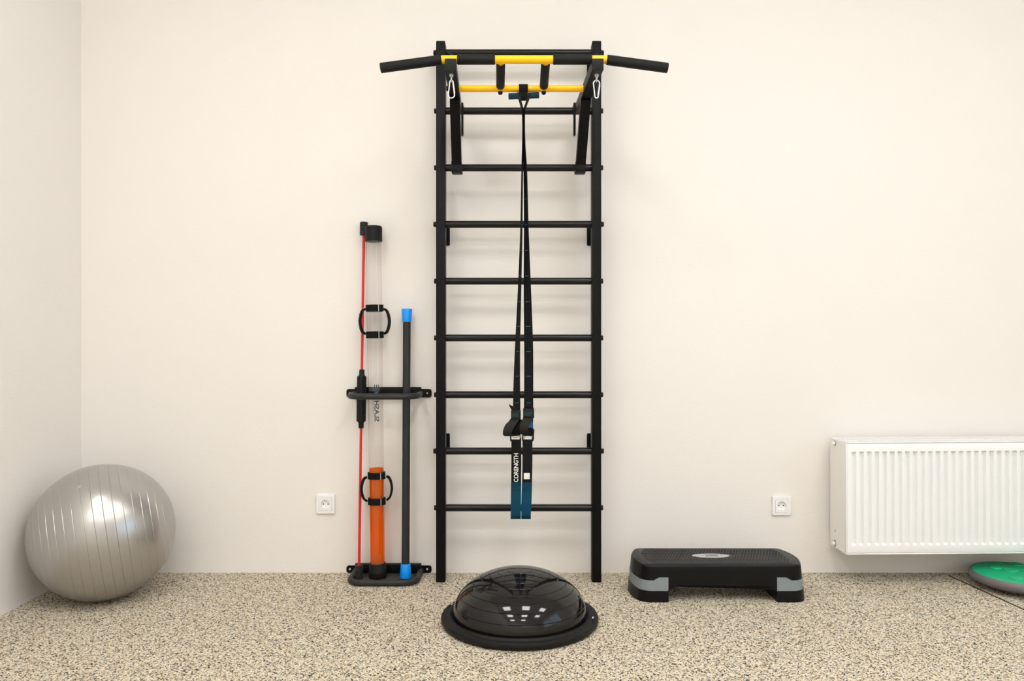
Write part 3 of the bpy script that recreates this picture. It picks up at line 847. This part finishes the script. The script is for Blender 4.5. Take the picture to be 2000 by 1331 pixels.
for k in range(n):
    z = g0 + .032 + (gl - .064) * k / n; st_ = (gl - .064) / n
    prof += [(.0175, z + st_ * .2), (.0175, z + st_ * .6), (.0157, z + st_ * .72), (.0157, z + st_ * .95)]
prof += [(.0172, g1 - .030), (.0112, g1 - .022), (.0104, g1 - .001), (.007, g1)]
lathe(bm, prof, FB, fd, 32)
gr = obj('hand_grip', bm, M['rubber'], fx, label='ribbed black rubber grip')
bm = NB()
for k in range(4):       # plain flats running along the ribs
    a = math.radians(-90 + 90 * k)
    u = Vector((math.cos(a), math.sin(a), 0)); tn = Vector((-math.sin(a), math.cos(a), 0))
    c0 = FB + fd * (g0 + .028) + u * .0167; c1 = FB + fd * (g1 - .028) + u * .0167
    ribbon(bm, [c0, c1], tn * .0055, .003)
obj('grip_flat', bm, M['rubber'], gr)

# ------------------------------------------------------------------ weighted bar with blue ends
BB = Vector(((792.3 - CX) / 485, -.100, ZT)); BT = Vector(((794.6 - CX) / 477, -.040, 1.0932))
bd_ = (BT - BB).normalized(); bl_ = (BT - BB).length
wbar = thing('weighted_bar', 'black weighted exercise bar with bright blue end caps leaning in the bar holder', 'exercise bar', BB)
bm = NB(); cyl(bm, BB + bd_ * .045, BB + bd_ * (bl_ - .045), .0158, 28); obj('shaft', bm, M['grey_foam'], wbar)
def cap(s0, s1, w0, w1, tip):
    rings = []
    N_ = 40
    for s, w in ((s0, w0), (s0 + (s1 - s0) * .03, w0 * 1.04), (s1 - (s1 - s0) * .06, w1), (s1, w1 * .94)):
        u = Vector((1, 0, 0)); v = bd_.cross(u).normalized()
        ring = []
        for k in range(N_):
            a = 2 * PI * k / N_ + PI / 8
            r = w / max(abs(math.cos(((a) % (PI / 3)) - PI / 6)), .01) * .93
            t_ = (s - s0) / (s1 - s0)
            r = lerp(w, r, min(1, max(0, t_)))
            ring.append(BB + bd_ * s + (u * math.cos(a) + v * math.sin(a)) * r)
        rings.append(ring)
    bm = NB(); loft(bm, rings); return bm
obj('end_cap', cap(.056, 0, .0185, .0232, 0), M['blue'], wbar, label='bright blue flared rubber cap')
obj('end_cap', cap(bl_ - .054, bl_, .0176, .0210, 0), M['blue'], wbar, label='bright blue flared rubber cap')
def b_at(py):
    lo, hi = 0, bl_
    for _ in range(40):
        m = (lo + hi) / 2; p = BB + bd_ * m; y = CY - (p.z - H) * F / (D + p.y)
        if y > py: lo = m
        else: hi = m
    return lo
# white print turned to the far left of the shaft: only slivers of it show
bm = NB()
def bp_(s, a, r=.0161):
    u = Vector((1, 0, 0)); v = bd_.cross(u).normalized()
    if v.y > 0: v = -v
    return BB + bd_ * s + (u * math.cos(a) + v * math.sin(a)) * r
for py, ln, aa in ((858.5, 4, 2.93), (881, 3, 2.9), (886, 4, 2.78), (891, 4, 2.80), (897, 2.5, 2.9), (902, 1.2, 2.95)):
    sA, sB = b_at(py + ln / 2), b_at(py - ln / 2)
    pts = [bp_(lerp(sA, sB, k / 4), aa + .06 * math.sin(k / 4 * PI)) for k in range(5)]
    ribbon(bm, pts, [(bp_(sA, aa + .12) - bp_(sA, aa - .12)) * .5] * 5, .0006)
obj('print', bm, M['white_print'], wbar, label='sliver of white print')

# ------------------------------------------------------------------ sockets
def socket(px, py, label):
    s_ = F / (D - .01)
    c = Vector(((px - CX) / s_, 0, H + (CY - py) / s_))
    t = thing('power_socket', label, 'socket', c, 'white wall sockets')
    hw_, hi_ = .0385, .0265
    bm = NB()
    # frame as a rounded ring
    ro = stadium(c.x, c.z, hw_, hw_ * 1.03, .004); ri = stadium(c.x, c.z, hi_, hi_, .002)
    ro2 = stadium(c.x, c.z, hw_ - .002, hw_ * 1.03 - .002, .003)
    n = len(ro)
    rings = [[Vector((x, -.0005, z)) for x, z in ro], [Vector((x, -.008, z)) for x, z in ro], [Vector((x, -.0098, z)) for x, z in ro2],
             [Vector((x, -.0098, z)) for x, z in ri], [Vector((x, -.0005, z)) for x, z in ri]]
    loft(bm, rings, loop=True)
    obj('frame', bm, M['plastic_w'], t)
    bm = NB()
    R = .0188; N_ = 48
    sq = []
    for k in range(N_):
        a = 2 * PI * k / N_; m_ = max(abs(math.cos(a)), abs(math.sin(a))); h_ = hi_ - .0006
        sq.append((c.x + math.cos(a) / m_ * h_, c.z + math.sin(a) / m_ * h_))
    ci = [(c.x + R * math.cos(2 * PI * k / N_), c.z + R * math.sin(2 * PI * k / N_)) for k in range(N_)]
    # deep cup; its floor stays in front of the wall face
    rings = [[Vector((x, -.0010, z)) for x, z in sq], [Vector((x, -.0108, z)) for x, z in sq], [Vector((x, -.0108, z)) for x, z in ci],
             [Vector((c.x + (x - c.x) * .96, -.0022, c.z + (z - c.z) * .96)) for x, z in ci]]
    loft(bm, rings, cap0=False, cap1=True)
    ins = obj('insert', bm, M['plastic_w'], t)
    for dx in (-.0095, .0095):
        bm = NB(); cyl(bm, (c.x + dx, -.0020, c.z), (c.x + dx, -.0026, c.z), .0027, 16); obj('pin_hole', bm, M['hole'], ins, label='dark pin hole')
    bm = NB(); cyl(bm, (c.x, -.0020, c.z - .0085), (c.x, -.0030, c.z - .0085), .0019, 12)
    obj('screw', bm, M['zinc2'], ins)
    for sg in (1, -1):
        bm = NB(); box(bm, (c.x - .0022, -.0100, c.z + sg * .0178 - .0018), (c.x + .0022, -.0022, c.z + sg * .0178 + .0006), .0005)
        obj('earth_clip', bm, M['zinc2'], ins)
socket(635.5, 985.8, 'white wall socket to the left of the leaning exercise bars')
socket(1527, 988.8, 'white wall socket above the black step platform')

# ------------------------------------------------------------------ silver exercise ball
BR = 0.2505
bc = Vector((XL + BR + 0.006, -0.318, BR - 0.0022))
ball = thing('exercise_ball', 'large silver grey exercise ball resting in the left corner', 'exercise ball', (bc.x, bc.y, 0))
ax = Vector((0.886, 0.463, 0.135)).normalized()
prof = []
ng = 22
gr_ = [(-1 + 2 * (k + .5) / ng) * 1.42 for k in range(ng)]     # groove latitudes (radians)
ang = []
k = -PI / 2
while k < PI / 2: ang.append(k); k += PI / 110
ang.append(PI / 2)
for g in gr_: ang += [g - .0056, g - .0050, g - .0022, g, g + .0022, g + .0050, g + .0056]
for a in sorted(ang):
    dgr = min(abs(a - g) for g in gr_)
    r = BR - .0011 * max(0, 1 - dgr / .0050)
    prof.append((r * math.cos(a), r * math.sin(a)))
bm = NB(); lathe(bm, prof, bc, ax, 128)
# slight flattening where it rests on the floor
for v in bm.verts:
    if v.co.z < 0.0015: v.co.z = 0.0015
obj('ball_skin', bm, M['ball'], ball, angle=60)
bm = NB(); vd = (Vector((-.02, -.62, .78))); vd = vd.normalized()
lathe(bm, [(.008, -.003), (.008, .0006), (.006, .0012), (.001, .0013)], bc + vd * (BR - .0006), vd, 20)
obj('valve_plug', bm, M['valve'], ball)

# ------------------------------------------------------------------ half-ball balance trainer
dc = Vector((0.0262, -0.563, 0))
bt = thing('balance_trainer', 'glossy black half-ball balance trainer on a round base on the floor in front', 'balance trainer', dc)
bm = NB()
lathe(bm, [(.20, .004), (.2565, .000), (.2625, .003), (.2682, .010), (.2687, .020), (.2655, .0262), (.2600, .0280), (.2520, .0272), (.2500, .0285), (.2455, .0330), (.2400, .0335), (.2340, .0310), (.2310, .026), (.20, .022)], dc, (0, 0, 1), 128)
base = obj('base_ring', bm, M['rubber'], bt, label='matt black base ring')
da, dcz, dz0 = .2290, .1505, .0295
prof = []
ringr = [.045, .077, .106, .133, .160, .184, .206, .2225]
tg = [math.acos(r / da) for r in ringr]
ts = [PI / 2 * k / 90 for k in range(-6, 91)]
for g in tg: ts += [g - .0085, g - .0075, g - .003, g, g + .003, g + .0075, g + .0085]
for t_ in sorted(ts):
    dg_ = min(abs(t_ - g) for g in tg)
    k = .0013 * max(0, 1 - dg_ / .0075)
    prof.append(((da - k) * math.cos(t_), dz0 + (dcz - k) * math.sin(t_)))
bm = NB(); lathe(bm, prof, dc, (0, 0, 1), 128, caps=True); obj('dome', bm, M['dome'], bt, angle=60, label='glossy black inflated dome with thin rings')
bm = NB(); lathe(bm, [(.0001, .0002), (.011, 0), (.012, -.0035)][::-1], dc + Vector((0, 0, dz0 + dcz + .0006)), (0, 0, 1), 24)
obj('valve_plug', bm, M['dome'], bt)
for px, py in ((878, 1181), (1157, 1208)):
    p = FL(px, py, .030); d = (p - dc); d.z = 0; d.normalize(); tn = Vector((-d.y, d.x, 0))
    c = dc + d * .2515
    bm = NB(); 
    rings = []
    for s in (-1, 1):
        cc = c + Vector((0, 0, .0275))
        rings.append([cc + tn * s * .010 - d * .007, cc + tn * s * .010 + d * .007, cc + tn * s * .010 + d * .006 + Vector((0, 0, .003)), cc + tn * s * .010 - d * .006 + Vector((0, 0, .003))])
    loft(bm, rings); h_ = obj('band_hook_recess', bm, M['hole'], base)
    bm = NB(); cyl(bm, c + Vector((0, 0, .0315)) - tn * .0085, c + Vector((0, 0, .0315)) + tn * .0085, .0028, 16, bev=.001)
    obj('pin', bm, M['zinc'], h_, label='shiny steel pin')
for k in range(12):
    a = 2 * PI * k / 12 + .2
    bm = NB(); p = dc + Vector((math.cos(a) * .2555, math.sin(a) * .2555, .0268)); lathe(bm, [(.0030, 0), (.0030, .0012), (.0016, .0016), (.001, .0008)], p, (0, 0, 1), 14)
    obj('rivet', bm, M['rubber'], base)

# ------------------------------------------------------------------ step platform
SC = Vector((0.776, -0.243, 0))
def step_outline(hl, hd, b, rc, nfront=24, clip=None):
    ys = [-hd + rc * (1 - math.cos(PI / 2 * k / 7)) for k in range(8)]
    ys += [-hd + rc + (2 * hd - 2 * rc) * k / 16 for k in range(1, 16)]
    ys += [hd - rc * (1 - math.cos(PI / 2 * k / 7)) for k in range(7, -1, -1)]
    def w(y):
        x = hl + b * (1 - (y / hd) ** 2); e = abs(y) - (hd - rc)
        if e > 0: x -= rc - math.sqrt(max(0, rc * rc - e * e))
        return x
    right = [(w(y), y) for y in ys]
    if clip is not None:
        return [(clip, -hd)] + right + [(clip, hd)]
    x0 = w(hd); back = [(x0 - 2 * x0 * k / nfront, hd) for k in range(1, nfront)]
    front = [(-x0 + 2 * x0 * k / nfront, -hd) for k in range(1, nfront)]
    return right + back + [(-x, y) for x, y in reversed(right)] + front
stp = thing('step_platform', 'black aerobic step platform with grey end bands on the floor below the socket', 'step platform', SC)
zt = .1355
def SO(hl, hd, b, rc): return step_outline(hl, hd, b, rc, nfront=40)
layers = [(0.2900, .1215, .030, .030, None), (.2895, .1213, .030, .028, .092), (.2875, .1207, .030, .024, .118), (.2862, .1200, .030, .020, .128),
          (.2845, .1180, .029, .016, .1335), (.2815, .1150, .028, .013, zt), (.2770, .1105, .028, .010, zt)]
rings = []
def zbot(x):
    x = abs(x)
    if x < .168: return .0610
    if x < .186: return .0610 - .0160 * (x - .168) / .018
    return .0450
for hl, hd, b, rc, z in layers:
    rings.append([SC + Vector((x, y, zbot(x) if z is None else z)) for x, y in SO(hl, hd, b, rc)])
bm = NB(); loft(bm, rings, cap0=True)
plat = obj('deck', bm, M['platform'], stp, angle=50)
bm = NB()
rings = [[SC + Vector((x, y, z)) for x, y in SO(hl, hd, .027, .010)] for hl, hd, z in ((.2740, .1075, zt - .001), (.2740, .1075, zt + .0008), (.2730, .1065, zt + .0013))]
loft(bm, rings)
random.seed(3)
rows, cols = 13, 46
for j in range(rows):
    for i in range(cols):
        x = -.272 + .544 * (i + (.5 if j % 2 else 0)) / cols; y = -.098 + .196 * j / (rows - 1)
        wy = .2640 + .027 * (1 - (y / .1045) ** 2) - .012
        if abs(x) > wy: continue
        if (x / .076) ** 2 + ((y - .006) / .030) ** 2 < 1.0: continue
        dxv, dyv = Vector((.0048, .0035, 0)), Vector((-.0006, .0009, 0))
        c = SC + Vector((x, y, zt + .0013))
        ribbon(bm, [c - dxv, c + dxv], dyv * 1.2, .0026)
obj('tread', bm, M['tread'], stp, angle=30)
bm = NB(); pc = SC + Vector((-.0135, .000, zt + .0012)); N_ = 64
def ell(k_, z): return [pc + Vector((.0715 * k_ * math.cos(2 * PI * k / N_), .0270 * k_ * math.sin(2 * PI * k / N_), z)) for k in range(N_)]
loft(bm, [ell(1, 0), ell(1, .0012), ell(.97, .0018)]); plq = obj('plaque', bm, M['silver'], stp, label='silver oval plaque')
bm = text_bm('SUNDAYS', .0300, lambda c: pc + Vector((c.x * 1.0 + .005, c.y * .62 + .004, .0021)), bold=.0006)
xs = [v.co.x for v in bm.verts]; k_ = .0480 / (max(xs) - min(xs)); md = (max(xs) + min(xs)) / 2
for v in bm.verts: v.co.x = pc.x + .003 + (v.co.x - md) * k_
obj('lettering', bm, M['black_print'], plq, label='dark printed lettering')
bm = NB(); 
for k in range(7):
    x = pc.x - .0205 + k * .0068
    box(bm, (x, pc.y - .0125, pc.z + .0018), (x + .0058, pc.y - .0075, pc.z + .0022))
obj('caption_line', bm, M['black_print'], plq)
for sg in (-1, 1):
    def mir(pts): return [(sg * x, y) for x, y in pts]
    # grey band: front ends rise, shaped top edge
    ins_x = .2005
    o0 = step_outline(.2925, .1235, .0305, .030, clip=ins_x)
    bm = NB()
    def ztopband(x, y):
        if abs(y) > .118 and x < .238: return .0905
        if abs(y) > .112 and x < .256: return .0905 - .0110 * min(1, max(0, (x - .236) / .018))
        return .0795
    # add extra points along the straight front/back so that the top edge can step
    def dens(o):
        a0, aN = o[0], o[-1]
        f_ = [(a0[0] + (o[1][0] - a0[0]) * k / 8, a0[1]) for k in range(8)]
        bk = [(o[-2][0] + (aN[0] - o[-2][0]) * k / 8, aN[1]) for k in range(1, 9)]
        return f_ + o[1:-1] + bk
    o0 = dens(o0)
    loft(bm, [[SC + Vector((sg * x, y, .0412)) for x, y in o0], [SC + Vector((sg * x * .9985, y * .9985, ztopband(x, y))) for x, y in o0]])
    obj('end_band', bm, M['band'], stp, label='grey rubber band')
    bm = NB()
    o1 = step_outline(.2950, .1250, .0310, .030, clip=ins_x - .0005); o1b = step_outline(.2975, .1262, .0315, .030, clip=ins_x - .0005)
    loft(bm, [[SC + Vector((sg * x, y, 0)) for x, y in o1b], [SC + Vector((sg * x, y, .0410)) for x, y in o1]])
    obj('foot', bm, M['platform'], stp)

# ------------------------------------------------------------------ radiator
RXL, RXR = 1.307, 2.66
RY0, RY1 = -0.187, -0.032       # front, back
RZ0, RZ1 = .126, .5655
rd = thing('radiator', 'white panel radiator with vertical ribs mounted low on the cream wall', 'radiator', ((RXL + RXR) / 2, 0, RZ0))
SH = 0.0075
def shear(bm):
    for v in bm.verts: v.co.z += (v.co.x - RXL) * SH
    return bm
bm = NB()
fx0, fx1, fz0, fz1 = RXL + .004, RXR - .004, RZ0 + .004, RZ1 - .004
pitch = .0299; cx0 = (1668 - CX) / 499.5 - .0090
xsB = [fx0, fx0 + .003, fx0 + .006]
n_ch = int((fx1 - .02 - cx0) / pitch)
ch = []
for k in range(n_ch):
    a = cx0 + k * pitch
    ch.append((a, a + .003, a + .0126, a + .0178)); xsB += list(ch[-1])
xsB += [fx1 - .006, fx1 - .003, fx1]
zc0, zc1 = RZ0 + .034, RZ1 - .037
zsB = [fz0, fz0 + .003, fz0 + .006, zc0, zc0 + .007, zc1 - .006, zc1, fz1 - .006, fz1 - .003, fz1]
def depth(x, z):
    e = min(x - fx0, fx1 - x, z - fz0, fz1 - z)
    if e < .001: return .005
    if e < .004: return .0012
    if zc0 + .001 < z < zc1 - .001:
        for a, b_, c_, d_ in ch:
            if b_ - 1e-6 <= x <= c_ + 1e-6: return .0125
    return 0
vg = [[bm.verts.new((x, RY0 + depth(x, z), z)) for x in xsB] for z in zsB]
for j in range(len(zsB) - 1):
    for i in range(len(xsB) - 1):
        bm.faces.new((vg[j][i], vg[j][i + 1], vg[j + 1][i + 1], vg[j + 1][i]))
# back skin to give the plate a thickness
box(bm, (fx0, RY0 + .0135, fz0), (fx1, RY0 + .016, fz1))
obj('front_panel', shear(bm), M['rad'], rd, angle=25)
bm = NB()       # surrounding rim of the casing
for lo, hi in (((RXL, RZ1 - .0035), (RXR, RZ1)), ((RXL, RZ0), (RXR, RZ0 + .0035))):
    box(bm, (lo[0], RY0 - .001, lo[1]), (hi[0], RY0 + .014, hi[1]), .0008)
for lo, hi in ((RXL, RXL + .0035), (RXR - .0035, RXR)):
    box(bm, (lo, RY0 - .001, RZ0), (hi, RY0 + .014, RZ1), .0008)
obj('rim', shear(bm), M['rad'], rd)
# side panels with a notch at the rear bottom
for x0, x1 in ((RXL + .0002, RXL + .0018), (RXR - .0018, RXR - .0002)):
    bm = NB()
    poly = [(RY0 + .004, RZ0 + .0005), (RY1 - .054, RZ0 + .0005), (RY1 - .054, RZ0 + .018)]
    poly += [(RY1 - .048 + .012 * math.cos(a), RZ0 + .020 + .012 * math.sin(a)) for a in [math.radians(180 - 22.5 * k) for k in range(9)]]
    poly += [(RY1 - .036, RZ0 + .0005), (RY1, RZ0 + .0005), (RY1, RZ1 - .0005), (RY0 + .004, RZ1 - .0005)]
    prism_x(bm, poly, x0, x1); obj('side_panel', shear(bm), M['radside'], rd)
bm = NB(); box(bm, (RXL + .002, RY1 - .012, RZ0 + .006), (RXR - .002, RY1 - .001, RZ1 - .012), .001); obj('rear_panel', shear(bm), M['rad'], rd)
bm = NB(); box(bm, (RXL + .004, (RY0 + RY1) / 2 - .006, RZ0 + .006), (RXR - .004, (RY0 + RY1) / 2 + .006, RZ1 - .02), .001); obj('middle_panel', shear(bm), M['rad'], rd)
bm = NB()       # open grille on top
zt_ = RZ1 - .001
for y0, y1 in ((RY0 + .013, RY0 + .020), (RY0 + .070, RY0 + .085), (RY1 - .008, RY1)):
    box(bm, (RXL + .002, y0, zt_ - .006), (RXR - .002, y1, zt_))
for k in range(90):
    x = RXL + .006 + k * (RXR - RXL - .014) / 90
    box(bm, (x, RY0 + .014, zt_ - .006), (x + .009, RY1 - .002, zt_ - .0008))
obj('top_grille', shear(bm), M['rad'], rd)
for py in (866.5, 1062):
    yv = RY1 - .048; s_ = F / (D + yv); z = H + (CY - py) / s_
    bm = NB(); lathe(bm, [(.0085, -.006), (.0085, .002), (.0062, .0025), (.0058, .009), (.0036, .0095), (.0034, .012), (.001, .0125)], (RXL, yv, z), (-1, 0, 0), 24)
    obj('vent_plug', bm, M['zinc2'] if False else M['plastic_w'], rd)
    bm = NB(); lathe(bm, [(.0075, .0005), (.0105, .0005), (.0105, .0009), (.0075, .0009)], (RXL + .0002, yv, z), (-1, 0, 0), 24)
    obj('plug_gap', bm, M['hole'], rd, label='dark gap around the plug')
bm = NB(); z = H + (CY - 1037) / (F / (D - .08)); box(bm, (RXL - .0003, -.083, z - .004), (RXL + .001, -.079, z + .004)); obj('slot', bm, M['hole'], rd)
for x in (RXL + .15, RXR - .15):
    bm = NB(); box(bm, (x - .02, RY1 - .003, .20), (x + .02, -.0008, .52), .001); obj('mounting_bracket', bm, M['rad'], rd)

# ------------------------------------------------------------------ green balance disc
gz = .060
gc = Vector((1.970, -0.205, 0))
gd = thing('balance_board', 'round green balance board with raised bumps and grey rim under the radiator', 'balance board', gc)
RGm = .158
bm = NB()
lathe(bm, [(.050, .0), (.085, .002), (.120, .010), (.150, .022), (.1655, .030), (.1695, .036), (.1700, .044), (.1680, .053), (.1635, .0585), (.1590, .0595), (.1570, .056), (.12, .052)], gc, (0, 0, 1), 96)
obj('rim', bm, M['greyp'], gd, label='grey plastic rim')
bm = NB()
lathe(bm, [(.1575, .050), (.1575, .0585), (.1560, .0602), (.120, .0615), (.06, .0625), (.0005, .063)], gc, (0, 0, 1), 96)
pad = obj('pad', bm, M['green'], gd, label='green rubber top')
bump_px = [(1944.8, 1108.3), (1985.7, 1102.3), (1974.3, 1114), (1943.6, 1125.5), (1985.7, 1130)]
pos = []
for p in bump_px:
    q = FL(p[0], p[1], .064); pos.append(q - gc)
for q in list(pos):      # the hidden half mirrors the visible one
    if q.x < -.02: pos.append(Vector((-q.x + 0.0, -q.y * 1.0, 0)))
pos += [Vector((.075, -.088, 0)), Vector((.115, -.005, 0)), Vector((.045, .010, 0)), Vector((.075, .09, 0))]
done = []
for q in pos:
    if any((Vector((q.x, q.y)) - Vector((w_.x, w_.y))).length < .050 for w_ in done): continue
    if math.hypot(q.x, q.y) > .128: continue
    done.append(q)
    bm = NB(); hz = .0630 - .0022 * (math.hypot(q.x, q.y) / .158)
    lathe(bm, [(.0250, hz - .003), (.0248, hz + .0020), (.0235, hz + .0042), (.018, hz + .0056), (.010, hz + .0064), (.0005, hz + .0066)], gc + Vector((q.x, q.y, 0)), (0, 0, 1), 36)
    obj('bump', bm, M['green'], pad)
